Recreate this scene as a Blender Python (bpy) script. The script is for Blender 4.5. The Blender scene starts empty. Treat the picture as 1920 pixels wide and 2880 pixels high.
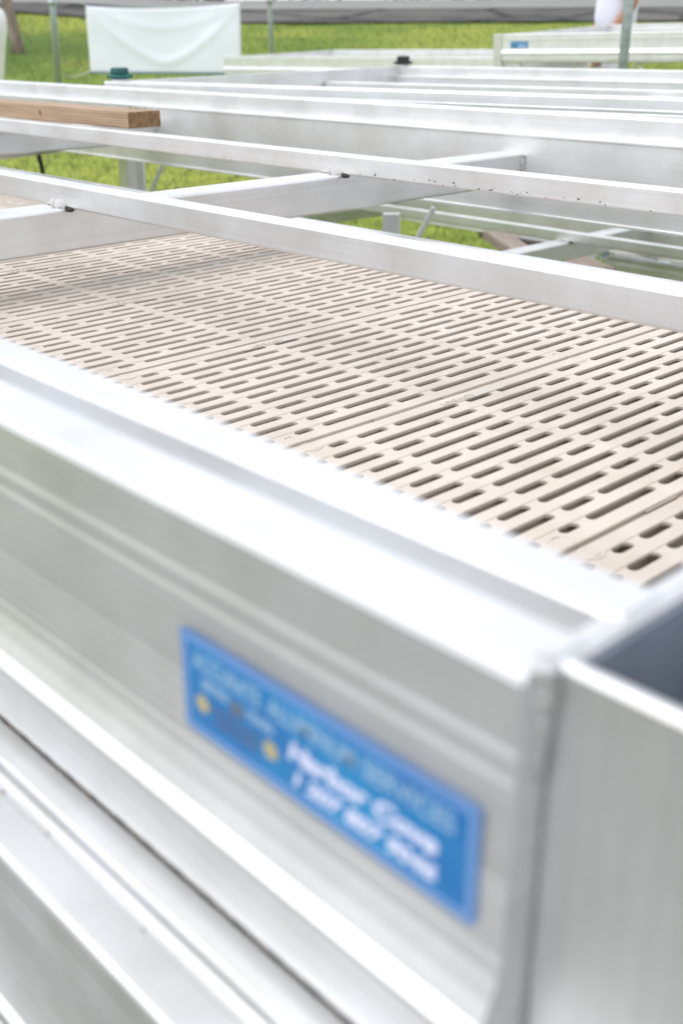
import bpy, bmesh, math, random
from mathutils import Vector, Matrix, noise
random.seed(7)
R = math.radians
scene = bpy.context.scene
COL = scene.collection

# ------------------------------------------------------------------ camera
HC = 1.15                                  # camera height above the lawn
PITCH, YAW, ROLL = 0.418093241, -0.818195671, -0.005952924
FPX = 3056.54                              # focal length in photo pixels
cam_d = bpy.data.cameras.new('camera')
cam = bpy.data.objects.new('camera', cam_d); COL.objects.link(cam)
scene.camera = cam
cam_d.sensor_fit = 'VERTICAL'; cam_d.sensor_height = 36.0; cam_d.sensor_width = 24.0
cam_d.lens = FPX / 2880 * 36.0
cam_d.clip_start = 0.02; cam_d.clip_end = 2000
fw = Vector((math.sin(YAW)*math.cos(PITCH), math.cos(YAW)*math.cos(PITCH), -math.sin(PITCH)))
rt = Vector((math.cos(YAW), -math.sin(YAW), 0)); up = rt.cross(fw)
rt2 = rt*math.cos(ROLL) + up*math.sin(ROLL); up2 = up*math.cos(ROLL) - rt*math.sin(ROLL)
mw = Matrix((( rt2.x, up2.x, -fw.x, 0), (rt2.y, up2.y, -fw.y, 0), (rt2.z, up2.z, -fw.z, HC), (0,0,0,1)))
cam.matrix_world = mw
cam_d.dof.use_dof = True
cam_d.dof.focus_distance = 1.34
cam_d.dof.aperture_fstop = 6.3

# ------------------------------------------------------------------ sky, sun, exposure
world = bpy.data.worlds.new('World'); scene.world = world; world.use_nodes = True
nt = world.node_tree; nt.nodes.clear()
sky = nt.nodes.new('ShaderNodeTexSky'); sky.sky_type = 'NISHITA'; sky.sun_disc = False
SUN_EL, SUN_AZ = R(58), R(200)
sky.sun_elevation = SUN_EL; sky.sun_rotation = SUN_AZ
sky.dust_density = 4.0; sky.air_density = 1.0; sky.ozone_density = 1.0
hs = nt.nodes.new('ShaderNodeHueSaturation'); hs.inputs['Saturation'].default_value = 0.30
cl = nt.nodes.new('ShaderNodeMixRGB'); cl.blend_type = 'MIX'; cl.inputs[0].default_value = 0.55
cl.inputs[2].default_value = (10.0, 10.4, 11.4, 1)          # even overcast cloud deck
bg = nt.nodes.new('ShaderNodeBackground'); bg.inputs['Strength'].default_value = 0.11
wo = nt.nodes.new('ShaderNodeOutputWorld')
nt.links.new(sky.outputs[0], hs.inputs['Color']); nt.links.new(hs.outputs[0], cl.inputs[1])
nt.links.new(cl.outputs[0], bg.inputs[0]); nt.links.new(bg.outputs[0], wo.inputs[0])
sd = bpy.data.lights.new('sun', 'SUN'); sd.energy = .5; sd.angle = R(60); sd.color = (1.0, 0.97, 0.93)
sun = bpy.data.objects.new('sun', sd); COL.objects.link(sun)
sdir = Vector((math.sin(SUN_AZ)*math.cos(SUN_EL), math.cos(SUN_AZ)*math.cos(SUN_EL), math.sin(SUN_EL)))
sun.rotation_euler = sdir.to_track_quat('Z', 'Y').to_euler()
scene.view_settings.view_transform = 'Standard'; scene.view_settings.look = 'None'
scene.view_settings.gamma = 1.0; scene.view_settings.use_curve_mapping = False
scene.view_settings.exposure = 0.75
scene.render.engine = 'CYCLES'
scene.cycles.max_bounces = 8

# ------------------------------------------------------------------ helpers
def W(lat, D, z=0.0):
    """ground point: lat to the right of, D ahead of the camera's heading, z camera-relative"""
    return Vector((math.sin(YAW)*D + math.cos(YAW)*lat, math.cos(YAW)*D - math.sin(YAW)*lat, z + HC))
def px(x, y, D):
    c = Vector(((x-960)/FPX, -(y-1440)/FPX, -1.0))
    d = mw.to_3x3() @ c
    h = d.x*math.sin(YAW) + d.y*math.cos(YAW)
    d *= D / h
    return Vector((d.x, d.y, d.z + HC))

def finish(o, label=None, cat=None, group=None, kind=None):
    if label: o['label'] = label
    if cat: o['category'] = cat
    if group: o['group'] = group
    if kind: o['kind'] = kind
    return o
def empty(name, loc=(0,0,0), rot=(0,0,0), **k):
    o = bpy.data.objects.new(name, None); COL.objects.link(o)
    o.location = loc; o.rotation_euler = rot; o.empty_display_size = 0.1
    return finish(o, **k)
def link_mesh(name, me, parent=None, loc=None, rot=None, **k):
    o = bpy.data.objects.new(name, me); COL.objects.link(o)
    if parent: o.parent = parent
    if loc is not None: o.location = loc
    if rot is not None: o.rotation_euler = rot
    return finish(o, **k)
def mesh_from(name, verts, faces, mat, smooth=False):
    me = bpy.data.meshes.new(name); me.from_pydata([tuple(v) for v in verts], [], faces); me.update()
    if mat: me.materials.append(mat)
    bm = bmesh.new(); bm.from_mesh(me); bmesh.ops.recalc_face_normals(bm, faces=bm.faces); bm.to_mesh(me); bm.free()
    if smooth:
        for p in me.polygons: p.use_smooth = True
    return me
def bm_mesh(name, bm, mat, smooth=False):
    me = bpy.data.meshes.new(name); bmesh.ops.recalc_face_normals(bm, faces=bm.faces)
    bm.to_mesh(me); bm.free()
    if mat: me.materials.append(mat)
    if smooth:
        for p in me.polygons: p.use_smooth = True
    return me
def add_box(bm, x0, x1, y0, y1, z0, z1, bev=0.0, seg=2):
    v = [bm.verts.new(p) for p in ((x0,y0,z0),(x1,y0,z0),(x1,y1,z0),(x0,y1,z0),(x0,y0,z1),(x1,y0,z1),(x1,y1,z1),(x0,y1,z1))]
    fs = [bm.faces.new([v[i] for i in f]) for f in ((3,2,1,0),(4,5,6,7),(0,1,5,4),(1,2,6,5),(2,3,7,6),(3,0,4,7))]
    if bev > 0:
        es = list({e for f in fs for e in f.edges})
        bmesh.ops.bevel(bm, geom=es, offset=bev, segments=seg, profile=0.5, affect='EDGES')
def box_mesh(name, x0, x1, y0, y1, z0, z1, mat, bev=0.0, seg=2):
    bm = bmesh.new(); add_box(bm, x0, x1, y0, y1, z0, z1, bev, seg)
    return bm_mesh(name, bm, mat)
def tube_mesh(name, pts, r, mat, n=10, radii=None, cap=True):
    verts, faces = [], []
    pts = [Vector(p) for p in pts]
    prev = None
    for i, p in enumerate(pts):
        t = (pts[min(i+1, len(pts)-1)] - pts[max(i-1, 0)]).normalized()
        a = t.cross(Vector((0,0,1)));
        if a.length < 1e-3: a = t.cross(Vector((1,0,0)))
        a.normalize()
        if prev is not None and a.dot(prev) < 0: a = -a
        prev = a; b = t.cross(a)
        rr = radii[i] if radii else r
        for k in range(n):
            th = 2*math.pi*k/n
            verts.append(p + a*math.cos(th)*rr + b*math.sin(th)*rr)
    for i in range(len(pts)-1):
        for k in range(n):
            faces.append((i*n+k, i*n+(k+1)%n, (i+1)*n+(k+1)%n, (i+1)*n+k))
    if cap:
        faces.append(tuple(range(n))[::-1]); faces.append(tuple((len(pts)-1)*n+k for k in range(n)))
    return mesh_from(name, verts, faces, mat, smooth=True)
def copy_tree(o, parent=None):
    c = o.copy(); COL.objects.link(c)
    if parent is not None: c.parent = parent
    for ch in [x for x in list(bpy.data.objects) if x.parent == o]: copy_tree(ch, c)
    return c

# ------------------------------------------------------------------ materials
def new_mat(name):
    m = bpy.data.materials.new(name); m.use_nodes = True
    n = m.node_tree; b = n.nodes['Principled BSDF']
    return m, n, b
def ramp(n, fac, stops):
    r = n.nodes.new('ShaderNodeValToRGB'); e = r.color_ramp.elements
    while len(e) < len(stops): e.new(0.5)
    for i, (p, c) in enumerate(stops):
        e[i].position = p; e[i].color = (*c, 1) if len(c) == 3 else c
    n.links.new(fac, r.inputs[0]); return r
def noise_tex(n, scale, vec=None, detail=4, rough=.55, sc3=None, coord='Object'):
    tc = n.nodes.new('ShaderNodeTexCoord'); mp = n.nodes.new('ShaderNodeMapping')
    if sc3: mp.inputs['Scale'].default_value = sc3
    n.links.new(tc.outputs[coord], mp.inputs[0])
    t = n.nodes.new('ShaderNodeTexNoise'); t.inputs['Scale'].default_value = scale
    t.inputs['Detail'].default_value = detail; t.inputs['Roughness'].default_value = rough
    n.links.new(mp.outputs[0], t.inputs['Vector']); return t
def aluminium(name, base, rough, axis=0, dirt=0.12):
    """brushed mill-finish aluminium, drawn lines run along the given axis"""
    m, n, b = new_mat(name)
    b.inputs['Metallic'].default_value = 0.85
    b.inputs['Roughness'].default_value = rough
    sc = [260.0]*3; sc[axis] = 2.5
    t = noise_tex(n, 1.0, sc3=tuple(sc), detail=3)
    t2 = noise_tex(n, 9.0, detail=5, rough=.65)
    r = ramp(n, t2.outputs[0], [(.30, tuple(c*(1-dirt) for c in (base[0], base[1]*.985, base[2]*.95))), (.62, base)])
    mx = n.nodes.new('ShaderNodeMixRGB'); mx.blend_type = 'MULTIPLY'; mx.inputs[0].default_value = .35
    r2 = ramp(n, t.outputs[0], [(.3, (.80, .80, .80)), (.7, (1, 1, 1))])
    n.links.new(r.outputs[0], mx.inputs[1]); n.links.new(r2.outputs[0], mx.inputs[2])
    n.links.new(mx.outputs[0], b.inputs['Base Color'])
    rr = n.nodes.new('ShaderNodeMapRange'); rr.inputs['To Min'].default_value = rough-.07; rr.inputs['To Max'].default_value = rough+.09
    n.links.new(t2.outputs[0], rr.inputs[0]); n.links.new(rr.outputs[0], b.inputs['Roughness'])
    bp = n.nodes.new('ShaderNodeBump'); bp.inputs['Strength'].default_value = .10; bp.inputs['Distance'].default_value = .0006
    n.links.new(t.outputs[0], bp.inputs['Height'])
    t3 = noise_tex(n, 5.0, detail=2); b3 = n.nodes.new('ShaderNodeBump'); b3.inputs['Strength'].default_value = .12; b3.inputs['Distance'].default_value = .004
    n.links.new(t3.outputs[0], b3.inputs['Height']); n.links.new(b3.outputs[0], bp.inputs['Normal'])
    # faint scuffs across the grain
    s4 = [30.0]*3; s4[axis] = 90.0
    t4 = noise_tex(n, 1.0, sc3=tuple(s4), detail=8, rough=.75); r4 = ramp(n, t4.outputs[0], [(.60, (1, 1, 1)), (.72, (.80, .79, .77))])
    m4 = n.nodes.new('ShaderNodeMixRGB'); m4.blend_type = 'MULTIPLY'; m4.inputs[0].default_value = .7
    n.links.new(mx.outputs[0], m4.inputs[1]); n.links.new(r4.outputs[0], m4.inputs[2]); n.links.new(m4.outputs[0], b.inputs['Base Color'])
    n.links.new(bp.outputs[0], b.inputs['Normal'])
    return m
def plain(name, col, rough=.5, metal=0.0, var=.15, scale=20, bump=.0, bscale=80, spec=None, sc3=None):
    m, n, b = new_mat(name)
    b.inputs['Roughness'].default_value = rough; b.inputs['Metallic'].default_value = metal
    t = noise_tex(n, scale, sc3=sc3)
    r = ramp(n, t.outputs[0], [(.3, tuple(c*(1-var) for c in col)), (.7, tuple(min(1, c*(1+var*.5)) for c in col))])
    n.links.new(r.outputs[0], b.inputs['Base Color'])
    if spec is not None: b.inputs['Specular IOR Level'].default_value = spec
    if bump:
        t2 = noise_tex(n, bscale)
        bp = n.nodes.new('ShaderNodeBump'); bp.inputs['Strength'].default_value = bump; bp.inputs['Distance'].default_value = .01
        n.links.new(t2.outputs[0], bp.inputs['Height']); n.links.new(bp.outputs[0], b.inputs['Normal'])
    return m
ALX = aluminium('aluminium_lengthwise', (.82, .83, .835), .42, 0, .14)
ALY = aluminium('aluminium_crosswise', (.81, .815, .82), .41, 1, .14)
ALZ = aluminium('aluminium_upright', (.80, .805, .81), .42, 2, .15)
M_WELD = plain('weld_metal', (.72, .71, .69), .32, .9, .3, 300, .5, 500)
M_SOOT = plain('weld_soot', (.05, .045, .04), .9, 0, .5, 200)
M_GALV = plain('galvanised_steel', (.40, .46, .46), .45, .6, .25, 40)
M_BLACK = plain('black_rubber', (.012, .014, .018), .5, 0, .3, 60)
M_GREEN = plain('green_rubber', (.008, .11, .095), .5, 0, .3, 60)
M_CABLE = plain('black_cable_sheath', (.02, .023, .025), .5)
M_WHITEPL = plain('white_moulded_plastic', (.78, .78, .78), .35, 0, .05, 5)
M_CLOTHW = plain('white_banner_fabric', (.84, .87, .95), .8, 0, .03, 3)
M_HEM = plain('blue_hem_tape', (.03, .16, .32), .6)
M_ROPE = plain('pale_rope', (.62, .62, .55), .8)

# tan plastic decking with fine anti-slip ridges on the bars
M_DECK, n, b = new_mat('tan_deck_plastic')
b.inputs['Roughness'].default_value = .55; b.inputs['Specular IOR Level'].default_value = .35
t = noise_tex(n, 14, detail=6)
r_ = ramp(n, t.outputs[0], [(.30, (.54, .47, .395)), (.65, (.62, .55, .475))])
oi = n.nodes.new('ShaderNodeObjectInfo'); mr = n.nodes.new('ShaderNodeMapRange'); mr.inputs['To Min'].default_value = .90; mr.inputs['To Max'].default_value = 1.03
n.links.new(oi.outputs['Random'], mr.inputs[0])
vm = n.nodes.new('ShaderNodeVectorMath'); vm.operation = 'SCALE'; n.links.new(r_.outputs[0], vm.inputs[0]); n.links.new(mr.outputs[0], vm.inputs['Scale'])
n.links.new(vm.outputs[0], b.inputs['Base Color'])
tc = n.nodes.new('ShaderNodeTexCoord')
wv = n.nodes.new('ShaderNodeTexWave'); wv.bands_direction = 'Y'; wv.wave_profile = 'TRI'
wv.inputs['Scale'].default_value = 1/0.0027/3.14159*1.5708/3.1416
n.links.new(tc.outputs['Object'], wv.inputs['Vector'])
bp_ = n.nodes.new('ShaderNodeBump'); bp_.inputs['Strength'].default_value = .35; bp_.inputs['Distance'].default_value = .0005
n.links.new(wv.outputs[0], bp_.inputs['Height']); n.links.new(bp_.outputs[0], b.inputs['Normal'])
M_DECKS = plain('tan_deck_plastic_smooth', (.56, .505, .435), .4, 0, .06, 30)
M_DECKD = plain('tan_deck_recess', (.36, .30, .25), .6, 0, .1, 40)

# weathered timber
def wood(name, c1, c2, axis=0):
    m, n, b = new_mat(name); b.inputs['Roughness'].default_value = .75
    sc = [1.0]*3; sc[axis] = .07
    t = noise_tex(n, 60, sc3=tuple(sc), detail=5, rough=.6)
    tc = n.nodes.new('ShaderNodeTexCoord'); mp = n.nodes.new('ShaderNodeMapping'); s2 = [1.0]*3; s2[axis] = .05; mp.inputs['Location'].default_value = (0, .025, .055)
    mp.inputs['Scale'].default_value = s2
    n.links.new(tc.outputs['Object'], mp.inputs[0])
    w = n.nodes.new('ShaderNodeTexWave'); w.wave_type = 'RINGS'; w.rings_direction = 'X'; w.inputs['Scale'].default_value = 55
    w.inputs['Distortion'].default_value = 3.0; w.inputs['Detail'].default_value = 2; w.inputs['Detail Scale'].default_value = 3.0
    n.links.new(mp.outputs[0], w.inputs[0])
    mx = n.nodes.new('ShaderNodeMixRGB'); mx.inputs[0].default_value = .30
    n.links.new(t.outputs[0], mx.inputs[1]); n.links.new(w.outputs[0], mx.inputs[2])
    r = ramp(n, mx.outputs[0], [(.25, c1), (.7, c2)])
    n.links.new(r.outputs[0], b.inputs['Base Color'])
    bp = n.nodes.new('ShaderNodeBump'); bp.inputs['Strength'].default_value = .3; bp.inputs['Distance'].default_value = .001
    n.links.new(mx.outputs[0], bp.inputs['Height']); n.links.new(bp.outputs[0], b.inputs['Normal'])
    return m
M_WOOD = wood('sawn_pine', (.22, .14, .085), (.45, .32, .21))
M_WOODE = plain('pine_end_grain', (.27, .155, .075), .9, 0, .45, 90, .4, 200)
M_GREYW = wood('weathered_plank', (.20, .14, .11), (.42, .36, .32))
M_BARK = plain('bark', (.30, .24, .20), .95, 0, .4, 12, .8, 20, sc3=(1, 1, .2))
M_LEAF = plain('leaf_green', (.055, .10, .03), .6, 0, .5, 1.5)
M_HEDGE = plain('dark_hedge_leaf', (.025, .055, .018), .7, 0, .6, .7)

# lawn: yellow-green with darker, lusher patches
M_GRASS, n, b = new_mat('lawn')
b.inputs['Roughness'].default_value = .9; b.inputs['Specular IOR Level'].default_value = .1
t1 = noise_tex(n, .35, detail=3); t2 = noise_tex(n, 6.0, detail=6, rough=.7)
r1 = ramp(n, t1.outputs[0], [(.36, (.15, .225, .042)), (.60, (.27, .31, .062))])
r2 = ramp(n, t2.outputs[0], [(.32, (.62, .62, .55)), (.62, (1.12, 1.12, 1.0))])
mx = n.nodes.new('ShaderNodeMixRGB'); mx.blend_type = 'MULTIPLY'; mx.inputs[0].default_value = 1
n.links.new(r1.outputs[0], mx.inputs[1]); n.links.new(r2.outputs[0], mx.inputs[2])
at = n.nodes.new('ShaderNodeAttribute'); at.attribute_name = 'lush'
mg = n.nodes.new('ShaderNodeMixRGB'); mg.inputs[2].default_value = (.085, .15, .035, 1)
mm = n.nodes.new('ShaderNodeMath'); mm.operation = 'MULTIPLY'; mm.inputs[1].default_value = .8
n.links.new(at.outputs['Fac'], mm.inputs[0]); n.links.new(mm.outputs[0], mg.inputs[0]); n.links.new(mx.outputs[0], mg.inputs[1])
n.links.new(mg.outputs[0], b.inputs['Base Color'])
M_BLADE = plain('grass_blade', (.16, .22, .055), .8, 0, .4, 3)

M_ASPH, n, b = new_mat('old_asphalt'); b.inputs['Specular IOR Level'].default_value = .1; b.inputs['Roughness'].default_value = .85
t1 = noise_tex(n, 1.0, sc3=(.12, .12, .12), detail=6, rough=.7); t2 = noise_tex(n, 30)
r1 = ramp(n, t1.outputs[0], [(.40, (.065, .064, .060)), (.50, (.125, .120, .110)), (.62, (.16, .152, .14))])
vo = n.nodes.new('ShaderNodeTexVoronoi'); vo.feature = 'DISTANCE_TO_EDGE'; vo.inputs['Scale'].default_value = .32
tc = n.nodes.new('ShaderNodeTexCoord'); tw = noise_tex(n, .8, detail=4)
add = n.nodes.new('ShaderNodeMixRGB'); add.blend_type = 'ADD'; add.inputs[0].default_value = .9
n.links.new(tc.outputs['Object'], add.inputs[1]); n.links.new(tw.outputs[1], add.inputs[2]); n.links.new(add.outputs[0], vo.inputs['Vector'])
rc = ramp(n, vo.outputs[0], [(.02, (.35, .35, .38)), (.06, (1, 1, 1))])
mx = n.nodes.new('ShaderNodeMixRGB'); mx.blend_type = 'MULTIPLY'; mx.inputs[0].default_value = 1
n.links.new(r1.outputs[0], mx.inputs[1]); n.links.new(rc.outputs[0], mx.inputs[2]); n.links.new(mx.outputs[0], b.inputs['Base Color'])
M_ROAD = plain('pale_road_surface', (.24, .24, .22), .8, 0, .08, .6)

# ------------------------------------------------------------------ terrain
def sm(a, b_, x):
    t = min(1, max(0, (x-a)/(b_-a))); return t*t*(3-2*t)
def terr(lat, D):
    """camera-relative height of the land"""
    L = 1 - sm(-8.5, -4.0, lat)                                 # the bank stands higher on the left
    pts = [(3, -1.15), (20, -.62), (30, .115+.30*L), (34, .47+.22*L), (38.5, .80+.16*L), (44, .95), (300, 1.5)]
    if D <= pts[0][0]: z = pts[0][1]
    else:
        for (d0, z0), (d1, z1) in zip(pts, pts[1:]):
            if D <= d1:
                z = z0 + (z1-z0)*(D-d0)/(d1-d0); break
        else: z = pts[-1][1]
    return z
def sheet(name, lats, Ds, mat, lift=0.0, rough=0.0):
    verts, faces, lush = [], [], []
    for d in Ds:
        for a in lats:
            z = terr(a, d) + lift
            if rough: z += rough*(noise.noise(Vector((a*.7, d*.7, 0))) + .5*noise.noise(Vector((a*2.1, d*2.1, 3))))
            verts.append(W(a, d, z))
            lush.append(sm(17, 20.5, d)*(1-sm(24.5, 28.5, d + 1.5*noise.noise(Vector((a*.5, d*.4, 1)))))*(1-sm(-6.5, -3.6, a)))
    nl = len(lats)
    for i in range(len(Ds)-1):
        for j in range(nl-1):
            faces.append((i*nl+j, i*nl+j+1, (i+1)*nl+j+1, (i+1)*nl+j))
    me = bpy.data.meshes.new(name); me.from_pydata([tuple(v) for v in verts], [], faces); me.update()
    me.materials.append(mat)
    at = me.attributes.new('lush', 'FLOAT', 'POINT')
    at.data.foreach_set('value', lush)
    for p in me.polygons: p.use_smooth = True
    return me
def fr(a, b_, s):
    o = []; x = a
    while x < b_-1e-6: o.append(x); x += s
    return o + [b_]
lats = [-300, -120, -60] + fr(-30, 30, .5) + [60, 120, 300]
Ds = [-300, -120, -60, -30, -15, -6] + fr(-2, 44, .5) + [60, 90, 150, 300]
finish(link_mesh('ground', sheet('ground', lats, Ds, M_GRASS, 0, .035)), label=None, kind='structure')
M_REFLGROUND = plain('reflection_ground_grey', (.20, .20, .175), .9, 0, .25, 30, .6, 60)
gy = sheet('unseen_reflection_ground', fr(-26, 26, 2), [-60, -40, -20, -10, -5, -2, 0, .9, 1.45], M_REFLGROUND, .06)  # unseen grey ground added around the camera to cut green in metal reflections
finish(link_mesh('unseen_reflection_ground', gy), kind='structure')
finish(link_mesh('road_shoulder', sheet('road_shoulder', fr(-40, 40, 1), [29.9, 31, 32, 33, 34.02], M_ASPH, .05)), kind='structure')
finish(link_mesh('road', sheet('road', fr(-60, 60, 1), [34.0, 35, 36, 37, 38.5], M_ROAD, .06)), kind='structure')

# blades standing in the lawn where the lens can see it
vs, fs = [], []
def in_view(P):
    q = mw.inverted() @ P
    if q.z > -.3: return None
    return 960 + FPX*q.x/-q.z, 1440 - FPX*q.y/-q.z
rng = random.Random(3)
minv = mw.inverted()
cnt = 0
while cnt < 60000:
    D = 2.2*math.exp(rng.random()*math.log(30/2.2)); half = .36*D + .5
    a = rng.uniform(-half, half)
    zz = terr(a, D) + .035*(noise.noise(Vector((a*.7, D*.7, 0))) + .5*noise.noise(Vector((a*2.1, D*2.1, 3))))
    P = W(a, D, zz - .004)
    s = .55 + .06*D
    h = rng.uniform(.02, .055)*s; w = .004*s*rng.uniform(.7, 1.6)
    th = rng.uniform(0, math.pi); dx, dy = math.cos(th)*w, math.sin(th)*w
    lx, ly = rng.gauss(0, .4)*h, rng.gauss(0, .4)*h
    i = len(vs)
    vs += [(P.x-dx, P.y-dy, P.z), (P.x+dx, P.y+dy, P.z), (P.x+lx, P.y+ly, P.z+h)]
    fs.append((i, i+1, i+2)); cnt += 1
me = bpy.data.meshes.new('grass'); me.from_pydata(vs, [], fs); me.update(); me.materials.append(M_BLADE)
link_mesh('grass', me, kind='stuff', label='short mown grass blades on the yellow-green lawn', cat='grass')

# ------------------------------------------------------------------ dock section
DL, DW = 3.05, 1.335
def rail_profile():
    """outline of the hollow side beam, y outwards = negative, z down from its top"""
    P = [(.0025, 0), (.021, 0), (.0222, -.0012), (.0228, -.0100), (.0262, -.0118), (.0308, -.0115), (.0337, -.0095), (.0342, -.0012), (.0354, 0), (.0512, 0),
         (.0524, -.0012), (.0524, -.0286), (.0785, -.0286), (.0800, -.0298), (.0800, -.0325), (.0775, -.0335), (.0775, -.1445),
         (.082, -.1455), (.082, -.1485), (.014, -.1485), (.0018, -.1418)]
    # outer face, going up: undercut with three flutes, hooked lip, bulge, fine flutes, two rolled beads
    P += [(.0016, -.130)]
    for k in range(3):
        z = -.1275 + .0042*k
        P += [(.0016, z), (.00125, z+.0012), (.00125, z+.0024), (.0016, z+.0036)]
    P += [(.0018, -.1025), (-.0015, -.1012), (-.0092, -.1008), (-.0106, -.0990), (-.0102, -.0970), (-.0066, -.0945), (-.0040, -.0890), (-.0014, -.0825), (-.0004, -.0785), (0, -.0775)]
    for k in range(5):
        z = -.0765 + .0043*k
        P += [(0, z), (-.0003, z+.0011), (-.0003, z+.0027), (0, z+.0038)]
    P += [(0, -.0520), (.0004, -.0340)]
    P += [(0, -.0325), (-.0005, -.0307), (-.0005, -.0285), (0, -.0268), (0, -.0248), (-.0005, -.0230), (-.0005, -.0208), (0, -.0190), (0, -.0025), (.0008, -.0008)]
    return P
def side_beam_mesh(mirror):
    P = rail_profile(); n_ = len(P)
    verts = [(0, y, z) for y, z in P] + [(-DL, y, z) for y, z in P]
    if mirror: verts = [(x, DW-y, z) for x, y, z in verts]
    faces = [(i, (i+1) % n_, n_+(i+1) % n_, n_+i) for i in range(n_)] + [tuple(range(n_)), tuple(range(n_, 2*n_))]
    return mesh_from('side_beam', verts, faces, ALX)
SB = [side_beam_mesh(False), side_beam_mesh(True)]
RZ = -.0315
def stringer_mesh():
    return box_mesh('stringer', -DL+.01, -.006, 0, .021, RZ-.0253, RZ, ALX, .0022, 2)
STR = stringer_mesh()
CRX = (-.026, -.980, -1.975, -DL+.076)
CROSS = box_mesh('cross_beam', -.050, 0, .0785, DW-.0785, -.1035, RZ-.0257, ALY, .003, 2)
bm = bmesh.new(); add_box(bm, -.0055, 0, .003, DW-.003, -.148, -.0005, .0012, 1); ENDP = bm_mesh('end_plate', bm, ALY)
# rough weld bead
bm = bmesh.new(); bmesh.ops.create_icosphere(bm, subdivisions=3, radius=1.0)
for v in bm.verts:
    v.co *= 1 + .22*noise.noise(v.co*2.3) + .10*noise.noise(v.co*6)
WELD = bm_mesh('weld_bead', bm, M_WELD, True)
bm = bmesh.new(); bmesh.ops.create_icosphere(bm, subdivisions=2, radius=1.0)
for v in bm.verts: v.co *= 1 + .3*noise.noise(v.co*3.1)
SOOT = bm_mesh('soot_mark', bm, M_SOOT, True)
def vweld_mesh():
    pts = []; rad = []
    for i in range(34):
        t = i/33; pts.append((rng.uniform(-.0008, .0008), rng.uniform(-.0008, .0008), -.0015 - t*.043))
        rad.append(.0036 + .0011*math.sin(i*2.1) + rng.uniform(-.0004, .0004))
    return tube_mesh('weld_seam', pts, .004, M_WELD, 8, rad)
VWELD = vweld_mesh()

# ---- decking panel
PW, PL, PT = .2975, 1.226, .0040     # thin skin on deep narrow stiffeners
def deck_panel_mesh():
    bm = bmesh.new()
    sw = .0050
    rows = [.0205 + .0233*k for k in range(12)]
    # long bars between the slot rows (x measured from the seam, towards the other end of the dock = -x flipped later)
    edges = [0.0]
    for c in rows: edges += [c-sw, c+sw]
    edges += [PW]
    for i in range(0, len(edges), 2):
        add_box(bm, edges[i], edges[i+1], 0, PL, -PT, 0, .0006, 1)
        xm = (edges[i]+edges[i+1])/2; add_box(bm, xm-.0016, xm+.0016, .003, PL-.003, -.024, -PT+.001)
    PIT = .1545; y0 = .967 - .209                       # rib line relative to panel's near end
    zt = -.0007; zb = -PT+.0006
    nseg = 5
    def bridge(c, ya, yb):
        # web between two slots, concave rounded ends
        x0, x1 = c-sw+.0002, c+sw-.0002
        A = [(x0 + (x1-x0)*k/(2*nseg), ya, k) for k in range(2*nseg+1)]
        top, bot = [], []
        def rnd(k): return sw*(1-math.sqrt(max(0, 1-((k-nseg)/nseg)**2)))
        for x, y, k in A: top.append((x, ya - rnd(k)*.95, zt))
        for x, y, k in reversed(A): top.append((x, yb + rnd(k)*.95, zt))
        vt = [bm.verts.new(p) for p in top]; vb = [bm.verts.new((p[0], p[1], zb)) for p in top]
        m_ = len(vt); h = 2*nseg+1
        for k in range(h-1):
            bm.faces.new((vt[k], vt[k+1], vt[m_-2-k], vt[m_-1-k]))
        for k in range(m_):
            bm.faces.new((vt[k], vt[(k+1) % m_], vb[(k+1) % m_], vb[k]))
    holes = [.034, .4058, .8138, PL-.034]
    for ri, c in enumerate(rows):
        ys = []
        for j in range(-6, 6):
            a = y0 + PIT*j
            ys.append((a-.0010, .0125/2+.0005))
            off = .0500 if ri % 2 == 0 else .1035
            ys.append((a+off, .0052))
        if ri in (0, 11):
            for h in holes: ys.append((h, .013))
        ys = sorted(y for y in ys if .012 < y[0] < PL-.012)
        ys = [(0.008, .010)] + ys + [(PL-.008, .010)]
        merged = [list((y-w, y+w)) for y, w in ys]
        out = [merged[0]]
        for s in merged[1:]:
            if s[0] <= out[-1][1] + .012: out[-1][1] = max(out[-1][1], s[1])
            else: out.append(s)
        for a, b_ in out: bridge(c, max(a, .0045), min(b_, PL-.0045))
    # ribs under the panel
    for j in range(-5, 4):
        y = y0 + PIT*j
        if .02 < y < PL-.02: add_box(bm, .002, PW-.002, y-.002, y+.002, -.020, -PT+.001)
    for v in bm.verts: v.co.x -= PW
    return bm_mesh('deck_panel', bm, M_DECK), holes
PANEL, HOLES = deck_panel_mesh()
bm = bmesh.new()
add_box(bm, .0004, .0062, .004, PL-.004, -.0075, -.0036)
for y in (.06, .13, .27, .33, .50, .60, .70, .90, 1.0, 1.12):
    add_box(bm, .0006, .0030, y, y+.045, -.0040, -.0010)
SEAM = bm_mesh('seam_lip', bm, M_DECKD)
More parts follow.
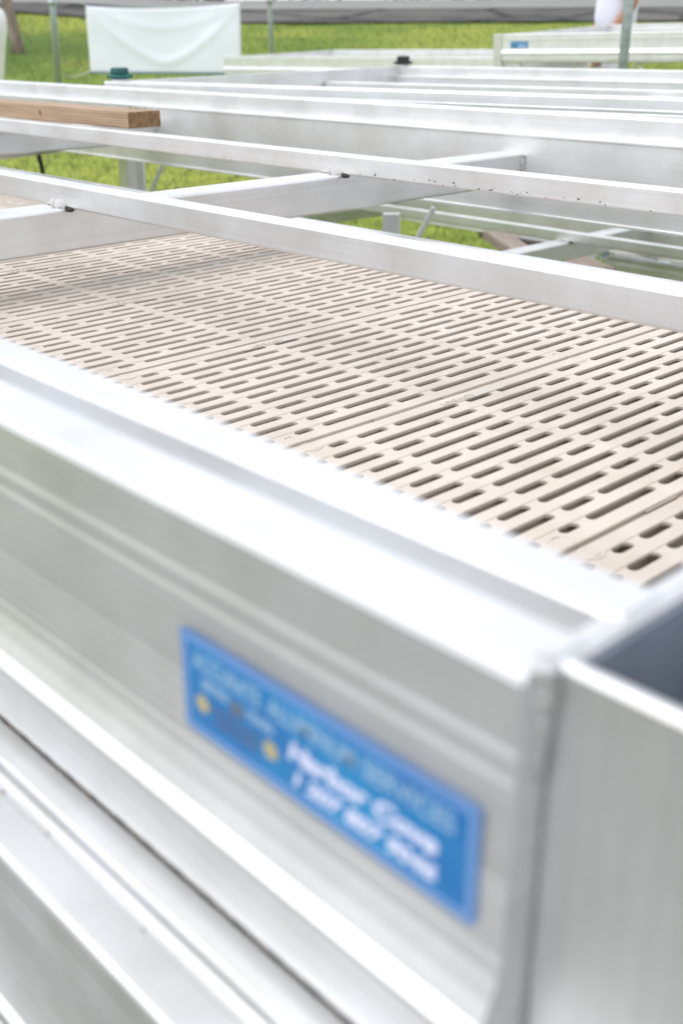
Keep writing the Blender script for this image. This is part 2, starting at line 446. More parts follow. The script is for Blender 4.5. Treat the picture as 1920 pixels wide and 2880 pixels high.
def boss_mesh():
    bm = bmesh.new(); n_ = 20
    prof = [(.0102, -.022), (.0102, -.0002), (.0098, .0003), (.0080, .0003), (.0076, -.0002), (.0069, -.0048), (.0034, -.0050), (.0030, -.0038), (0, -.0036)]
    rings = []
    for r, z in prof[:-1]:
        rings.append([bm.verts.new((r*math.cos(2*math.pi*k/n_), r*math.sin(2*math.pi*k/n_), z)) for k in range(n_)])
    c = bm.verts.new((0, 0, prof[-1][1]))
    for a, b_ in zip(rings, rings[1:]):
        for k in range(n_): bm.faces.new((a[k], a[(k+1) % n_], b_[(k+1) % n_], b_[k]))
    for k in range(n_): bm.faces.new((rings[-1][k], rings[-1][(k+1) % n_], c))
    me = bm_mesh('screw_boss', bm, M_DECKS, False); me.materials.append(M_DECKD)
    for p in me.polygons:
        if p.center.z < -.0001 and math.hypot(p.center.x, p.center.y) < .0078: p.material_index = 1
    return me
BOSS = boss_mesh()
def text_mesh(s, size, mat, extrude=.0, shear=0.0, bold=0.0, align='LEFT', width=None):
    cu = bpy.data.curves.new('txt', 'FONT'); cu.body = s; cu.size = size; cu.extrude = extrude; cu.shear = shear; cu.offset = bold
    cu.align_x = align; cu.resolution_u = 3
    o = bpy.data.objects.new('txt', cu); COL.objects.link(o)
    bpy.context.view_layer.update()
    dg = bpy.context.evaluated_depsgraph_get()
    me = bpy.data.meshes.new_from_object(o.evaluated_get(dg)); COL.objects.unlink(o); bpy.data.objects.remove(o)
    me.materials.clear(); me.materials.append(mat); me.name = 'lettering'
    if width:
        xs = [v.co.x for v in me.vertices]; x0, x1 = min(xs), max(xs)
        for v in me.vertices: v.co.x = (v.co.x-x0)*width/(x1-x0)
    return me
LEG = text_mesh('LEGACY', .0092, M_DECKS, .0004, width=.050)
LEGP = box_mesh('maker_plate', -.0050, .0050, 0, .108, -.0012, .00045, M_DECKS, .0003, 1)

def beam_line_weld(root, x, y, z, s=(.006, .006, .005)):
    w = link_mesh('weld_bead', WELD, root, (x, y, z)); w.scale = s; return w

K6 = 1.298          # the wide six-foot sections are this much larger in every measure than the narrow ones
def dock(label, loc, rot=(0,0,0), decked=False, size=1.0, crosses=CRX, group=None, cat='dock section', welds=True, npan=10, ends=True):
    root = empty('dock_section', loc, rot, label=label, cat=cat, group=group); root.scale = (size,)*3
    link_mesh('side_beam', SB[0], root); link_mesh('side_beam', SB[1], root)
    for y in (.461, .874): link_mesh('stringer', STR, root, (0, y, 0))
    for x in crosses: link_mesh('cross_beam', CROSS, root, (x, 0, 0))
    link_mesh('end_plate', ENDP, root, (0.0005, 0, 0)); link_mesh('end_plate', ENDP, root, (-DL+.005, 0, 0))
    if welds and not decked:
        for x in CRX[1:3]:
            for y in (.461, .874):
                beam_line_weld(root, x-.012, y-.001, RZ-.0235, (.0105, .0060, .0065))
                beam_line_weld(root, x-.020, y-.003, RZ-.021, (.0060, .0045, .0050))
                s = link_mesh('soot_mark', SOOT, root, (x+.0015, y+.0015, RZ-.0262)); s.scale = (.009, .0035, .0032)
            link_mesh('weld_seam', VWELD, root, (x+.001, DW-.0795, RZ-.0262))
    if decked:
        for k in range(npan):
            X = -.0045 - k*.3048 + .0
            p = link_mesh('deck_panel', PANEL, root, (X, .0545, .0015))
            link_mesh('seam_lip', SEAM, p, (0, 0, 0)) if k else None
            for hx in (-.0098, -PW+.0098):
                for h in HOLES:
                    link_mesh('screw_boss', BOSS, p, (hx, h, 0))
            link_mesh('maker_plate', LEGP, p, (-PW+.0125, .565, 0), label=None)
            o = link_mesh('lettering', LEG, p, (-PW+.0160, .580, .0008), (0, 0, R(90)))
            if k == 0: p['label'] = None; del p['label']
    return root

# the two sections in front of the lens: bare frame on top, decked one right below
X0, Y0 = -.105, .155
top = dock('wide bare aluminium dock frame with the blue sticker, topmost of the nearest stack', (-.1454, .2012, HC-.1558), size=K6, crosses=CRX[1:])
low = dock('decked dock section with slotted tan panels, under the bare top frame', (X0-.0035, Y0, HC-.349), decked=True)
third = dock('decked dock section with tan panels, third from the top in the nearest stack', (X0-.0035, Y0, HC-.4980), decked=True, welds=False)
# fit the decking so that a seam falls where the photograph shows it
for root_ in (low, third):
  for k, p in enumerate([o for o in bpy.data.objects if o.parent == root_ and o.name.startswith('deck_panel')]):
    p.location.x = (-.4128 + .0036) - (X0-.0035) + .3040 - k*.3040 - .0045 + .0045
fourth = dock('bare aluminium dock frame fourth from the top in the nearest stack', (X0, Y0, HC-.6470), welds=False)

# spacer blocks between the stacked sections of a pile, well inside the ends
def block(name, label, loc, dims, rz=0, mat=None, cat='timber', group=None):
    me = box_mesh(name, -dims[0]/2, dims[0]/2, -dims[1]/2, dims[1]/2, 0, dims[2], mat or M_GREYW, .002, 1)
    return link_mesh(name, me, None, loc, (0, 0, rz), label=label, cat=cat, group=group)
def spacers(x0, y0, ztops, gap, tag_):
    for z in ztops:
        for x in (-.35, -2.75):
            block('timber_spacer', 'grey timber spacer %s, near the %s end' % (tag_ % ('third' if z > .5 else 'fourth' if z > .1 else 'lowest'), 'right' if x > -1 else 'left'),
                  (x0+x, y0+DW/2, z), (.09, DW-.20, gap), group='timber spacers between stacked docks')
spacers(X0, Y0, [0.0], HC-.6470-.1490, 'on the ground under the %s frame')

# corner socket on the end of the top frame: open square pocket with thick walls
def socket(parent, x, y, z, w=.075, d=.070, h=.33, t=.0055, name='leg_socket'):
    bm = bmesh.new()
    add_box(bm, x, x+w, y, y+t, z-h, z, .0012, 1)
    add_box(bm, x, x+w, y+d-t, y+d, z-h, z, .0012, 1)
    add_box(bm, x+w-t, x+w, y+t+.0003, y+d-t-.0003, z-h, z-.0004, .0012, 1)
    add_box(bm, x-.0002, x+t*.4, y+t+.0003, y+d-t-.0003, z-h, z-.002)
    add_box(bm, x+t*.5, x+w-t-.0002, y+t+.0003, y+d-t-.0003, z-h+.001, z-h+.008)  # pocket floor, added to block light from below
    return link_mesh(name, bm_mesh(name, bm, ALZ), parent)
socket(top, .0008, .0095, 0, w=.16, d=.075, t=.0042)
M_SHADE = plain('socket_shade_colour', (.24, .27, .32), .45, .2, .25, 30, sc3=(1, 1, .15))  # dark sheets inside the pocket, their colour standing in for its shade
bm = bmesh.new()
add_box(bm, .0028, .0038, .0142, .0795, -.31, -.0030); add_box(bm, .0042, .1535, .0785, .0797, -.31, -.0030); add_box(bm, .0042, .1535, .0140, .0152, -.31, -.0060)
link_mesh('socket_shade_sheet', bm_mesh('socket_shade_sheet', bm, M_SHADE), top)
socket(low, .0045, .0100, 0.0, w=.16, d=.075, h=.15)
# corner weld: a short rippled bead running down the joint
pts, rad = [], []
for i in range(30):
    t = i/29
    pts.append((.0008 + rng.gauss(0, .0002), .0066 + .0004*t, .0006 - .030*t)); rad.append((.0030 - .0018*t) * (1 + .12*math.sin(i*1.9)))
link_mesh('weld_seam', tube_mesh('weld_seam', pts, .003, M_WELD, 10, rad), top)
# ------------------------------------------------------------------ stickers
M_SB = plain('sticker_border_blue', (.12, .26, .52), .4, 0, .05, 30)
M_SC = plain('sticker_line', (.30, .45, .80), .4, 0, .02, 30)
M_SF, n, b = new_mat('sticker_blue_print'); b.inputs['Roughness'].default_value = .35
t = noise_tex(n, 22, detail=2)
r_ = ramp(n, t.outputs[0], [(.35, (.014, .15, .42)), (.65, (.028, .28, .56))]); n.links.new(r_.outputs[0], b.inputs['Base Color'])
M_PALE = plain('print_pale_blue', (.33, .50, .66), .5, 0, .05, 30)
M_LILAC = plain('print_white', (.72, .74, .92), .5, 0, .03, 30)
M_GOLD = plain('print_gold', (.52, .44, .20), .5, 0, .1, 30)
M_BROWN = plain('print_bronze', (.20, .16, .12), .5, 0, .1, 30)
def rrect(w, h, r, z, mat, name, nseg=5):
    pts = []
    for cx_, cy_, a0 in ((w-r, r, -90), (w-r, h-r, 0), (r, h-r, 90), (r, r, 180)):
        for k in range(nseg+1):
            a = R(a0 + 90*k/nseg); pts.append((cx_+r*math.cos(a), cy_+r*math.sin(a), z))
    m_ = len(pts); vt = pts; vb = [(p[0], p[1], 0) for p in pts]
    return mesh_from(name, vt+vb, [tuple(range(m_))] + [(k, (k+1) % m_, m_+(k+1) % m_, m_+k) for k in range(m_)], mat)
def sticker(parent, x, z, w=.114, h=.035, y=-.0006, label=None):
    # local frame: u to the right (+X), v up (+Z), facing -Y
    s = link_mesh('sticker', rrect(w, h, .0022, .00025, M_SB, 'sticker'), parent, (x, y, z), (R(90), 0, 0), label=label)
    b_ = .0032
    f_ = link_mesh('printed_field', rrect(w-2*b_, h-2*b_, .0008, .00012, M_SF, 'printed_field'), s, (b_, b_, .00025))
    bm = bmesh.new(); g = .00035; q = .0021
    for (x0, x1, y0, y1) in ((q, w-q, q, q+g), (q, w-q, h-q-g, h-q), (q, q+g, q+g, h-q-g), (w-q-g, w-q, q+g, h-q-g)):
        add_box(bm, x0, x1, y0, y1, .0002, .00035)
    link_mesh('border_line', bm_mesh('border_line', bm, M_SC), s)
    def tx(st, size, mat, u, v, width, shear=.0, bold=.0):
        link_mesh('lettering', text_mesh(st, size, mat, .00006, shear, bold, width=width), s, (u, v, .00045))
    tx('ACCURATE', .0082, M_PALE, .0062, .0236, .0305, 0, .0001)
    tx('ALUMINUM', .0082, M_PALE, .0400, .0236, .0340, 0, .0001)
    tx('SERVICES', .0082, M_PALE, .0768, .0236, .0300, 0, .0001)
    tx('SERVING', .0044, M_PALE, .0100, .0180, .0120, 0, .00015)
    tx('35', .0062, M_BROWN, .0230, .0160, .0060, 0, .0002)
    tx('YEARS', .0044, M_PALE, .0300, .0175, .0120, 0, .00015)
    tx('COASTAL DOCKS', .0026, M_BROWN, .0130, .0118, .0230)
    tx('AND RAMPS', .0026, M_BROWN, .0150, .0082, .0200)
    tx('Harbor Cove', .0080, M_LILAC, .0480, .0140, .0540, .25, .00035)
    tx('1 207 807 9046', .0066, M_LILAC, .0500, .0060, .0520, .25, .00030)
    for cu, cv in ((.0095, .0120), (.0405, .0118)):
        bm = bmesh.new(); vv = []
        for k in range(16):
            a = R(22.5*k); rr = .0036 if k % 2 == 0 else .0024
            vv.append(bm.verts.new((cu+rr*math.cos(a), cv+rr*math.sin(a), .00045)))
        bm.faces.new(vv); link_mesh('gold_seal', bm_mesh('gold_seal', bm, M_GOLD), s)
    return s
sticker(top, -.1220, -.0730, label='blue company sticker with pale lettering and two gold seals')

# dirt spots and a rust stain on the lower beam, chips on the second stringer
M_RUST = plain('rust_orange', (.55, .20, .07), .9, 0, .4, 300)
M_SPOT = plain('grime', (.22, .18, .16), .9, 0, .4, 300)
bm = bmesh.new()
for k in range(30):
    x = -.55 - rng.random()*.8
    if k < 24: x = -.70 + rng.gauss(0, .12)
    yy = .874 - .0003; z = RZ - .0185 - rng.random()*.005
    s = .0003 + rng.random()*.0007
    vv = [bm.verts.new((x + s*2.2*math.cos(a)*rng.uniform(.6, 1.3), yy, z + s*math.sin(a)*rng.uniform(.6, 1.2))) for a in [i*math.pi/3 for i in range(6)]]
    bm.faces.new(vv)
link_mesh('soot_mark', bm_mesh('chips', bm, M_SOOT), top, kind='stuff')
bm = bmesh.new()
for (x, y, s) in ((-.3450, .0285, .0011), (-.300, .0290, .0008), (-.255, .0265, .0006), (-.215, .0275, .0009), (-.41, .027, .0007), (-.52, .028, .0008)):
    vv = [bm.verts.new((x + 1.6*s*math.cos(a)*rng.uniform(.6, 1.3), y + s*math.sin(a)*rng.uniform(.6, 1.3), -.0114)) for a in [i*math.pi/4 for i in range(8)]]
    bm.faces.new(vv)
link_mesh('grime_spot', bm_mesh('grime', bm, M_SPOT), low, kind='stuff')
bm = bmesh.new()
for k in range(7):
    x, y, s = -.388 + rng.gauss(0, .004), .0287 + rng.gauss(0, .0012), .0006 + rng.random()*.0012
    vv = [bm.verts.new((x + 1.6*s*math.cos(a)*rng.uniform(.5, 1.3), y + s*math.sin(a)*rng.uniform(.5, 1.3), -.0113 + k*.00003)) for a in [i*math.pi/4 for i in range(8)]]
    bm.faces.new(vv)
link_mesh('rust_spot', bm_mesh('rust', bm, M_RUST), low, kind='stuff')

# ------------------------------------------------------------------ second pile, directly behind
X1, Y1 = -2.69, .155+1.35
tilt = -.0125
def behind(label, xl, yl, z, rot=(0,0,0), **k):
    return dock(label, (xl+DL, yl, z), rot, **k)
ERZ = R(10.3)
eroot = dock('bare dock frame with black and green rubber capped corner posts, behind the nearest stack',
             (K6*(-2.47+DL*math.cos(ERZ)), K6*(1.53+DL*math.sin(ERZ)), HC-K6*.113), (0, 0, ERZ), size=K6)
groot = dock('bare dock frame low in the pile behind, seen under the nearest stack', (K6*.30, K6*(Y1+.004), HC-K6*.450), welds=True, size=K6)
g2 = dock('bare dock frame lying beyond the weathered planks, low on the grass at right', (-2.37+DL, 3.62, HC-.800), welds=False)
block('timber_block', 'grey timber block between the capped frame and the low frame behind', (-.15, K6*(Y1+.75), HC-K6*.450+.0005), (.12, 1.1, K6*(.450-.113-.1485)-.001))
def capped_post(parent, x, y, mat, label):
    p = link_mesh('corner_post', box_mesh('corner_post', x-.016, x+.016, y-.016, y+.016, -.30, .006, ALZ, .002, 1), parent, label=label)
    bm = bmesh.new(); add_box(bm, x-.023, x+.023, y-.023, y+.023, .0065, .015, .0025, 2); add_box(bm, x-.0165, x+.0165, y-.0165, y+.0165, .0145, .031, .004, 2)
    link_mesh('rubber_cap', bm_mesh('rubber_cap', bm, mat), p, label=label)
capped_post(eroot, -DL+.012, DW-.035, M_BLACK, 'post with black rubber cap')
capped_post(eroot, -DL+.03, .025, M_GREEN, 'post with green rubber cap')
# folded leg bracket at the far left end of the low frame
def strut(parent, name, a, b_, w, mat=ALZ):
    a, b_ = Vector(a), Vector(b_); L = (b_-a).length
    o = link_mesh(name, box_mesh(name, -w[0]/2, w[0]/2, -w[1]/2, w[1]/2, 0, L, mat, .0015, 1), parent, a)
    o.rotation_euler = (b_-a).to_track_quat('Z', 'Y').to_euler(); return o
def leg_stand(label, top_px, D, h, group=None):
    P = px(*top_px, D)
    r_ = empty('leg_stand', (P.x, P.y, 0), (0, 0, R(47)), label=label, cat='stand', group=group)
    H = P.z
    strut(r_, 'upright', (0, 0, 0), (0, 0, H), (.048, .035))
    strut(r_, 'brace', (-.01, -.03, H-.22), (.115, -.03, H+.02), (.030, .012))
    strut(r_, 'brace', (.0, -.03, H*.45), (-.10, -.045, H*.8), (.035, .012))
    link_mesh('foot_plate', box_mesh('foot_plate', -.09, .09, -.09, .09, 0, .008, ALZ, .001, 1), r_)
    bm = bmesh.new(); bmesh.ops.create_cone(bm, cap_ends=True, segments=10, radius1=.014, radius2=.014, depth=.08)
    o = link_mesh('bolt', bm_mesh('bolt', bm, M_GALV), r_, (0, -.01, H*.47), (R(90), 0, 0))
    return r_
leg_stand('aluminium leg stand with diagonal braces on the lawn, left of the pile behind', (385, 440), 3.9, .5)
leg_stand('aluminium leg stand with bolt and brace under the low frame, beside green grass', (1100, 600), 3.1, .5)

# cables on the lawn
def cable(label, pts, r=.006):
    me = tube_mesh('cable', pts, r, M_CABLE, 8)
    return link_mesh('cable', me, None, label=label, cat='cable')
def gz(x, y, z=.02):
    """world point on the lawn seen at a photo pixel"""
    c = mw.to_3x3() @ Vector(((x-960)/FPX, -(y-1440)/FPX, -1.0)); k = (z-HC)/c.z
    return Vector((c.x*k, c.y*k, z))
def curve_pts(P, n=8):
    out = []
    P = [P[0]] + list(P) + [P[-1]]
    for i in range(1, len(P)-2):
        p0, p1, p2, p3 = P[i-1:i+3]
        for k in range(n):
            t = k/n
            out.append(.5*((2*p1) + (-p0+p2)*t + (2*p0-5*p1+4*p2-p3)*t*t + (-p0+3*p1-3*p2+p3)*t**3))
    return out + [P[-2]]
cable('black cable curling over the lawn beside the leg stand', curve_pts([gz(335, 560), gz(352, 522), gz(385, 498), gz(430, 494), gz(462, 508), gz(485, 535), gz(500, 580)]), .012)
cable('straight black cable hanging at the left edge in front of the grass', curve_pts([px(104, 400, 4.3), px(108, 430, 4.3), px(118, 470, 4.3), px(128, 530, 4.3)]), .009)

# sawn board lying on the second stringer
bw, bh, bl = .0865, .0342, 1.75
bm = bmesh.new(); add_box(bm, -bl, 0, 0, bw, 0, bh, .0012, 2)
me = bm_mesh('board', bm, M_WOOD); me.materials.append(M_WOODE)
for p in me.polygons:
    if p.normal.x > .9: p.material_index = 1
board = link_mesh('sawn_board', me, None, (K6*-1.650, K6*1.062, HC-K6*.1512), (0, 0, R(1.5)), label='sawn pine board with rough brown cut end, laid on the top frame', cat='board')
board.rotation_euler = (0, 0, R(-31))
board.rotation_euler = (0, 0, R(2))
# splintered fibres on its top edge near the cut
bm = bmesh.new()
for k in range(16):
    x = -.02 - rng.random()*.10; y = bw-.004-rng.random()*.01
    s = rng.uniform(.001, .0022)
    a = bm.verts.new((x, y, bh)); b2 = bm.verts.new((x+s*2, y+s, bh)); c2 = bm.verts.new((x+s+rng.gauss(0, .002), y, bh+rng.uniform(.002, .006))); d2 = bm.verts.new((x+s*1.5, y-s, bh))
    bm.faces.new((a, b2, c2)); bm.faces.new((b2, d2, c2)); bm.faces.new((d2, a, c2))
link_mesh('splinter', bm_mesh('splinter', bm, M_WOOD), board, kind='stuff')
for kx, kz, kr in ((-.36, .018, .0065), (-.95, .014, .005)):
    bm = bmesh.new(); bmesh.ops.create_cone(bm, cap_ends=True, segments=14, radius1=kr, radius2=kr*.9, depth=.0016)
    link_mesh('knot', bm_mesh('knot', bm, M_WOODE), board, (kx, -.0002, kz), (R(90), 0, 0))

# tan spare panel end at far left behind the lowest deck
sp = link_mesh('spare_deck_panel', PANEL, None, (-3.26, 1.18, HC-.352), (0, 0, R(14)), label='loose tan slotted panel beyond the far left end of the decking', cat='deck panel')

# weathered planks under the low frame at the right
for i, (pa, pb, w_, lab) in enumerate([((1430, 640), (1640, 735), .13, 'broad grey weathered plank lying under the low frame, right of the grass patch'),
                                       ((1400, 655), (1560, 760), .09, 'narrow brown weathered plank beside the broad grey plank')]):
    z = HC-.80 + .03*i
    a, b_ = gz(*pa, z), gz(*pb, z)
    d = b_-a; L = d.length + .3
    me = box_mesh('plank', 0, L, -w_/2, w_/2, -.038, 0, M_GREYW, .003, 1)
    link_mesh('weathered_plank', me, None, a - d.normalized()*.15, (0, 0, math.atan2(d.y, d.x)), label=lab, cat='plank')

# ------------------------------------------------------------------ far piles
def far_dock(label, x, y, D, rz=0, rx=0, ry=0, **k):
    P = px(x, y, D)
    return dock(label, P, (rx, ry, rz), **k)
# middle pile (placed by its near left corner)
def left_corner(label, x, y, D, rz, rx, ry, dz=0, **k):
    P = px(x, y, D); P.z += dz
    rot = Matrix.Rotation(rz, 3, 'Z') @ Matrix.Rotation(ry, 3, 'Y') @ Matrix.Rotation(rx, 3, 'X')
    O = P - rot @ Vector((-DL, 0, 0))
    return dock(label, O, rot.to_euler(), welds=False, **k)
left_corner('bare dock frame lying flat on the lawn in front of the white banner', 627, 160, 10.3, R(0), R(1.6), R(-.6))
left_corner('lower bare dock frame under the one in front of the white banner', 627, 160, 10.3, R(0), R(1.6), R(-.6), dz=-.229)
# right pile with the small sticker
Rrx, Rry, Rrz = R(2.2), R(-.7), R(7)
rd = left_corner('bare dock frame with tiny blue sticker, topmost of the right far pile', 1412, 97, 6.7, Rrz, Rrx, Rry)
sticker(rd, -DL+.055, -.0730, w=.114, h=.036, label='small blue company sticker near the left end')
strut(rd, 'corner_post', (-DL-.03, .02, -.30), (-DL-.03, .02, 0), (.055, .045))
for k in range(8):
    strut(rd, 'leg_brace', (-DL+.10+k*.36, .03, -.150), (-DL+.16+k*.36, .03, -.235), (.022, .006))
    strut(rd, 'leg_brace', (-DL+.30+k*.36, .20, -.235), (-DL+.38+k*.36, .20, -.150), (.022, .006))
left_corner('lower bare dock frame in the right far pile, under the one with a sticker', 1412, 97, 6.7, Rrz, Rrx, Rry, dz=-.385)

# timber cribs carrying the piles
for (x_, y_, D_, zt_, lab) in ((850, 150, 10.6, .40, 'timber crib under the middle pile'), (1600, 100, 6.9, .45, 'timber crib under the right far pile')):
    P = px(x_, y_, D_)
    g = terr((x_-960)/FPX*.914*D_, D_) + HC
    block('timber_crib', 'grey %s' % lab, (P.x, P.y, g-.02), (.3, 1.0, max(.1, P.z-g-.50)), 0)
PE = (-.15, K6*(Y1+DW/2), 0)
block('timber_crib', 'grey timber crib under the pile behind the nearest stack', PE, (.5, 1.1, HC-K6*(.450+.1488)), 0)

# ------------------------------------------------------------------ poles, banner
def pole(label, x0, y0, x1, y1, D, r, topz=2.6):
    a, b_ = px(x0, y0, D), px(x1, y1, D)
    d = (a-b_).normalized()
    lat = (x1-960)/FPX*.914*D; g = terr(lat, D)+HC-.05
    base = b_ + d*((g-b_.z)/d.z); tip = b_ + d*((topz-b_.z)/d.z)
    o = empty('canopy_pole', base, label=label, cat='pole')
    rel = tip-base
    link_mesh('shaft', tube_mesh('shaft', [(0,0,0), rel*.5, rel], r, M_GALV, 14), o)
    link_mesh('foot_plate', box_mesh('foot_plate', -.07, .07, -.07, .07, .04, .052, M_GALV, .001, 1), o)
    link_mesh('collar', tube_mesh('collar', [rel*.5-rel.normalized()*.03, rel*.5+rel.normalized()*.03], r*1.3, M_GALV, 14), o)
    return o
pole('left grey steel pole with a rope knotted to it, between tree and banner', 147.6, 0, 165.3, 226.5, 13.0, .036)
pole('slim grey steel pole just right of the white banner', 757, 0, 764.6, 141, 12.6, .027)
pole('thick grey steel pole in front of the person in white', 1767.6, 0, 1750.7, 183.7, 5.6, .0235)

BD = 13.5
bn = empty('banner', px(460, 205, BD), label='plain white fabric banner with sagging folds, hung behind the docks', cat='banner')
org = px(460, 205, BD)
NX, NY = 44, 26
vs, fs = [], []
for j in range(NY+1):
    v = j/NY
    for i in range(NX+1):
        u = i/NX
        xt = 241 + (675-241)*u; yt = 17 + (9-17)*u + 26*(4*u*(1-u))**1.2*.42      # top edge sags
        xb = 256 + (679-256)*u; yb = 203 + (206-203)*u
        X = xb + (xt-xb)*v; Y = yb + (yt-yb)*v
        # tension folds hanging between the two upper corners
        du = abs(u-.5)*2; cat_ = (1-v) - .75*(1-du**2.2)
        fold = .011*math.exp(-(((1-v) - .84*(1-du**1.5))/.075)**2)*(1-du**5) + .006*math.exp(-((1-v) - .30*(1-du**1.7))**2/.006)*(1-du**5) + .010*noise.noise(Vector((u*3, v*2, 0)))
        P = px(X, Y, BD) - org
        P += Vector((-math.sin(YAW), -math.cos(YAW), 0))*fold*1.2
        vs.append(P)
for j in range(NY):
    for i in range(NX):
        fs.append((j*(NX+1)+i, j*(NX+1)+i+1, (j+1)*(NX+1)+i+1, (j+1)*(NX+1)+i))
cm = mesh_from('cloth', vs, fs, M_CLOTHW, True)
co = link_mesh('cloth', cm, bn); sol = co.modifiers.new('thickness', 'SOLIDIFY'); sol.thickness = .002
link_mesh('hem', tube_mesh('hem', [vs[i] + Vector((0, 0, -.006)) for i in range(0, NX+1, 2)], .007, M_HEM, 6), bn)
ra, rb = px(163, 206, 13.05), px(256, 198, BD)
rp = [ra.lerp(rb, t/10) + Vector((0, 0, -.05*math.sin(math.pi*t/10))) for t in range(11)]
link_mesh('tie_rope', tube_mesh('tie_rope', [p-org for p in rp], .006, M_ROPE, 6), bn)
for xa, ya, xb_, yb_, Db in ((241, 16, 214, 0, 13.4), (675, 9, 705, -14, 13.7)):
    link_mesh('tie_rope', tube_mesh('tie_rope', [px(xa, ya, BD)-org, px(xb_, yb_, Db)-org], .005, M_ROPE, 6), bn)

# white moulded plastic tub at the left edge
tb = px(-60, 190, 12.0)
prof = [(.080, -.60), (.115, -.22), (.122, -.06), (.150, .10), (.168, .18), (.170, .235), (.160, .270), (.135, .292), (.08, .300), (.0, .302)]
prof = [(r*1.94, z*1.94) for r, z in prof]; prof[0] = (.15, -.80); prof = [(0, -.80)] + prof
n_ = 36; vs, fs = [], []
for r, z in prof:
    for k in range(n_): vs.append((r*1.05*math.cos(2*math.pi*k/n_), r*math.sin(2*math.pi*k/n_), z))
for i in range(len(prof)-1):
    for k in range(n_): fs.append((i*n_+k, i*n_+(k+1) % n_, (i+1)*n_+(k+1) % n_, (i+1)*n_+k))
tub = empty('plastic_pedestal', tb, label='white moulded plastic pedestal with rounded shoulder, cut by the left edge', cat='pedestal')
link_mesh('body', mesh_from('body', vs, fs, M_WHITEPL, True), tub)
link_mesh('base_ring', tube_mesh('base_ring', [(0, 0, -.80-.30), (0, 0, -.78)], .25, M_WHITEPL, 28), tub)

# ------------------------------------------------------------------ trees and hedge
def leaf_cloud(name, centres, n_, size, mat, seed, parent):
    rg = random.Random(seed); vs, fs = [], []
    for _ in range(n_):
        c, r = rg.choice(centres)
        while True:
            p = Vector((rg.uniform(-1, 1), rg.uniform(-1, 1), rg.uniform(-1, 1)))
            if .35 < p.length < 1: break
        p = c + Vector((p.x*r, p.y*r, p.z*r*.8))
        a = Vector((rg.gauss(0, 1), rg.gauss(0, 1), rg.gauss(0, 1))).normalized(); b2 = a.cross(Vector((rg.gauss(0, 1), rg.gauss(0, 1), rg.gauss(0, 1)))).normalized()
        s = size*rg.uniform(.6, 1.4); i = len(vs)
        vs += [p - a*s, p + b2*s*.45, p + a*s, p - b2*s*.45]; fs.append((i, i+1, i+2, i+3))
    me = bpy.data.meshes.new(name); me.from_pydata([tuple(v) for v in vs], [], fs); me.update(); me.materials.append(mat)
    return link_mesh(name, me, parent)
tD = 22.5; tl = (50-960)/FPX*.914*tD
tg = terr(tl, tD)
tr = empty('shade_tree', W(tl, tD, tg-.05), label='tree trunk with brown furrowed bark on the grass bank, left of the steel pole', cat='tree')
tp = []; rad = []
lean = (px(20, 0, tD) - px(50, 130, tD)); lean = lean/lean.z
for i in range(15):
    t = i/14; h = t*5.5
    tp.append(Vector((lean.x*h*.8 + .04*math.sin(h*1.3), lean.y*h*.8 + .04*math.cos(h*1.7), h))); rad.append((.105 + .03*math.exp(-h*3.5))*(1-t*.55))
link_mesh('trunk', tube_mesh('trunk', tp, .1, M_BARK, 14, rad), tr)
cents = []
for k in range(7):
    a = k*2.4; h0 = 2.6 + .42*k; s = Vector((lean.x*h0*.8, lean.y*h0*.8, h0)); e = s + Vector((math.cos(a)*1.7, math.sin(a)*1.7, 1.3))
    link_mesh('limb', tube_mesh('limb', [s, s.lerp(e, .5)+Vector((0, 0, .15)), e], .04, M_BARK, 8, [.06, .04, .018]), tr)
    cents += [(e, .95), (s.lerp(e, .6)+Vector((0, 0, .6)), .8)]
leaf_cloud('crown', cents, 9000, .09, M_LEAF, 4, tr)
for k, lat in enumerate(fr(-16, 16, 4.0)):
    r_ = empty('roadside_bush', W(lat, 41.5, terr(lat, 41.5)-.1), label='dark green bush beyond the road, one of a continuous hedge row', cat='bush', group='bushes beyond the road')
    link_mesh('stem', tube_mesh('stem', [(0, 0, 0), (.1, 0, .6), (0, .1, 1.3)], .06, M_BARK, 8, [.08, .06, .03]), r_)
    rg = random.Random(k)
    leaf_cloud('crown', [(Vector((rg.uniform(-1.7, 1.7), rg.uniform(-1.7, 1.7), rg.uniform(.35, 2.2))), rg.uniform(.7, 1.1)) for _ in range(14)], 4500, .10, M_HEDGE, k+50, r_)

# ------------------------------------------------------------------ person in white behind the right pile
M_SKIN = plain('skin', (.42, .20, .12), .5, 0, .1, 20)
M_SHIRT = plain('white_shirt', (.74, .74, .86), .85, 0, .06, 6, .3, 14)
M_TROU = plain('pale_trousers', (.62, .63, .70), .85, 0, .06, 6, .3, 14)
M_HAIR = plain('grey_hair', (.12, .10, .09), .8)
def skin_body(name, verts, edges, radii, mat, parent, sub=2):
    me = bpy.data.meshes.new(name); me.from_pydata(verts, edges, []); me.update(); me.materials.append(mat)
    o = link_mesh(name, me, parent)
    md = o.modifiers.new('skin', 'SKIN')
    for i, r in enumerate(radii): me.skin_vertices[0].data[i].radius = (r, r) if not isinstance(r, tuple) else r
    me.skin_vertices[0].data[0].use_root = True
    md.use_smooth_shade = True
    s = o.modifiers.new('sub', 'SUBSURF'); s.levels = sub; s.render_levels = sub
    return o
PD = 8.6
pc = px(1728, 60, PD); plat = (1728-960)/FPX*.914*PD
pg = terr(plat, PD) + HC
per = empty('person', (pc.x, pc.y, pg), (0, 0, math.atan2(-math.cos(YAW), -math.sin(YAW)) + R(3)), label='person in a loose white shirt bending an arm, standing behind the right far pile', cat='person')
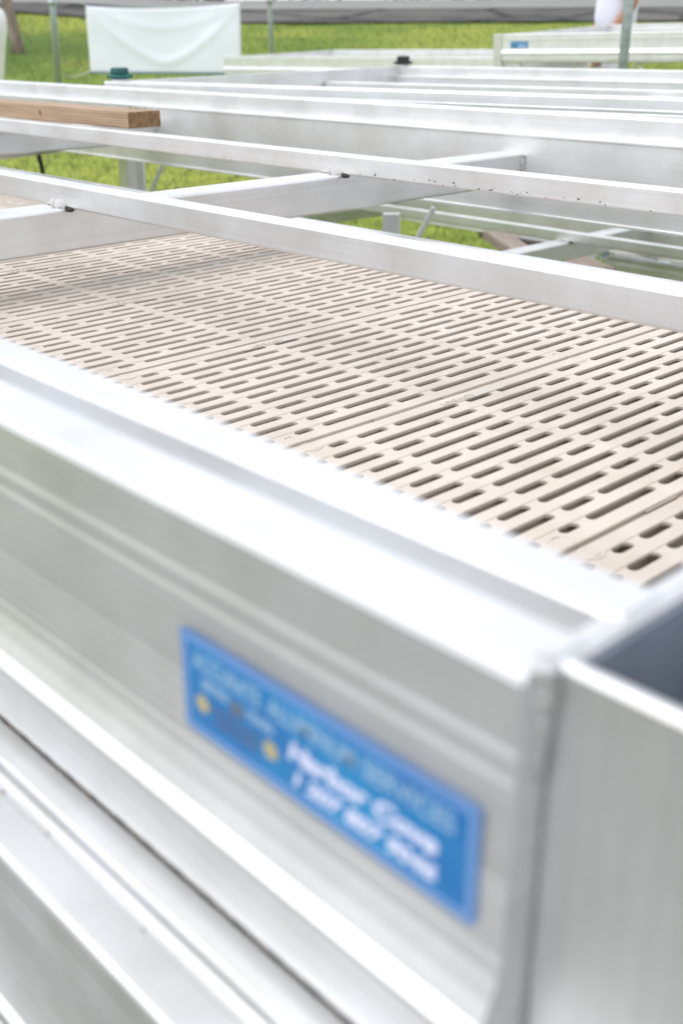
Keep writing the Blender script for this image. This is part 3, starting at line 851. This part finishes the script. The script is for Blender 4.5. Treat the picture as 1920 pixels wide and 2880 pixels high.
v = [(0,0,.93), (0,0,1.10), (0,.02,1.28), (0,.03,1.42), (0,.03,1.50), (0,-.01,1.58), (0,-.02,1.66), (0,-.02,1.73),
     (.10,0,.88), (.115,-.02,.50), (.12,.03,.10), (.13,-.10,.04), (-.10,0,.88), (-.115,-.02,.50), (-.12,.03,.10), (-.13,-.10,.04),
     (.19,.03,1.40), (.25,.05,1.13), (.23,-.10,.93), (.21,-.13,.86), (-.19,.03,1.40), (-.26,.05,1.13), (-.23,-.10,.93), (-.21,-.13,.86)]
e = [(0,1),(1,2),(2,3),(3,4),(4,5),(5,6),(6,7),(0,8),(8,9),(9,10),(10,11),(0,12),(12,13),(13,14),(14,15),(3,16),(16,17),(17,18),(18,19),(3,20),(20,21),(21,22),(22,23)]
rr = [(.15,.10), (.14,.10), (.16,.11), (.13,.09), (.055,.055), (.06,.07), (.078,.095), (.055,.07),
      .085, .055, .040, .035, .085, .055, .040, .035, .055, .042, .030, .028, .055, .042, .030, .028]
skin_body('body', v, e, rr, M_SKIN, per)
v = [(0,0,.90), (0,0,1.10), (0,.02,1.28), (0,.03,1.42), (.19,.03,1.40), (.245,.03,1.17), (-.19,.03,1.40), (-.245,.03,1.17)]
skin_body('shirt', v, [(0,1),(1,2),(2,3),(3,4),(4,5),(3,6),(6,7)], [(.20,.165), (.195,.155), (.195,.155), (.14,.11), .085, .090, .085, .090], M_SHIRT, per)
v = [(0,0,.95), (.10,0,.86), (.115,-.02,.50), (.12,.03,.12), (-.10,0,.86), (-.115,-.02,.50), (-.12,.03,.12)]
skin_body('trousers', v, [(0,1),(1,2),(2,3),(0,4),(4,5),(5,6)], [(.165,.12), .105, .085, .075, .105, .085, .075], M_TROU, per)
v = [(0,.03,1.64), (0,.01,1.71), (0,-.03,1.76)]
skin_body('hair', v, [(0,1),(1,2)], [(.083,.07), (.088,.09), (.07,.07)], M_HAIR, per)
# hands: palm and five separate fingers each
for sx in (1, -1):
    h0 = Vector((sx*.21, -.13, .86))
    vv = [h0, h0+Vector((0, -.015, -.045)), h0+Vector((0, -.028, -.085))]
    ee = [(0,1),(1,2)]; rad_ = [(.016,.026), (.015,.036), (.013,.036)]
    for k, (oy, L) in enumerate(((-.027, .066), (-.009, .072), (.010, .066), (.028, .052))):
        i = len(vv); b0 = h0 + Vector((0, -.030+oy, -.092))
        vv += [b0, b0+Vector((-sx*.006, -.006, -L*.5)), b0+Vector((-sx*.020, -.010, -L*.85))]; ee += [(2, i), (i, i+1), (i+1, i+2)]; rad_ += [.0095, .0088, .0075]
    i = len(vv); b0 = h0 + Vector((0, -.040, -.035)); vv += [b0, b0+Vector((-sx*.006, -.030, -.025)), b0+Vector((-sx*.010, -.042, -.050))]
    ee += [(1, i), (i, i+1), (i+1, i+2)]; rad_ += [.012, .010, .0085]
    skin_body('hand', [tuple(p) for p in vv], ee, rad_, M_SKIN, per, 1)
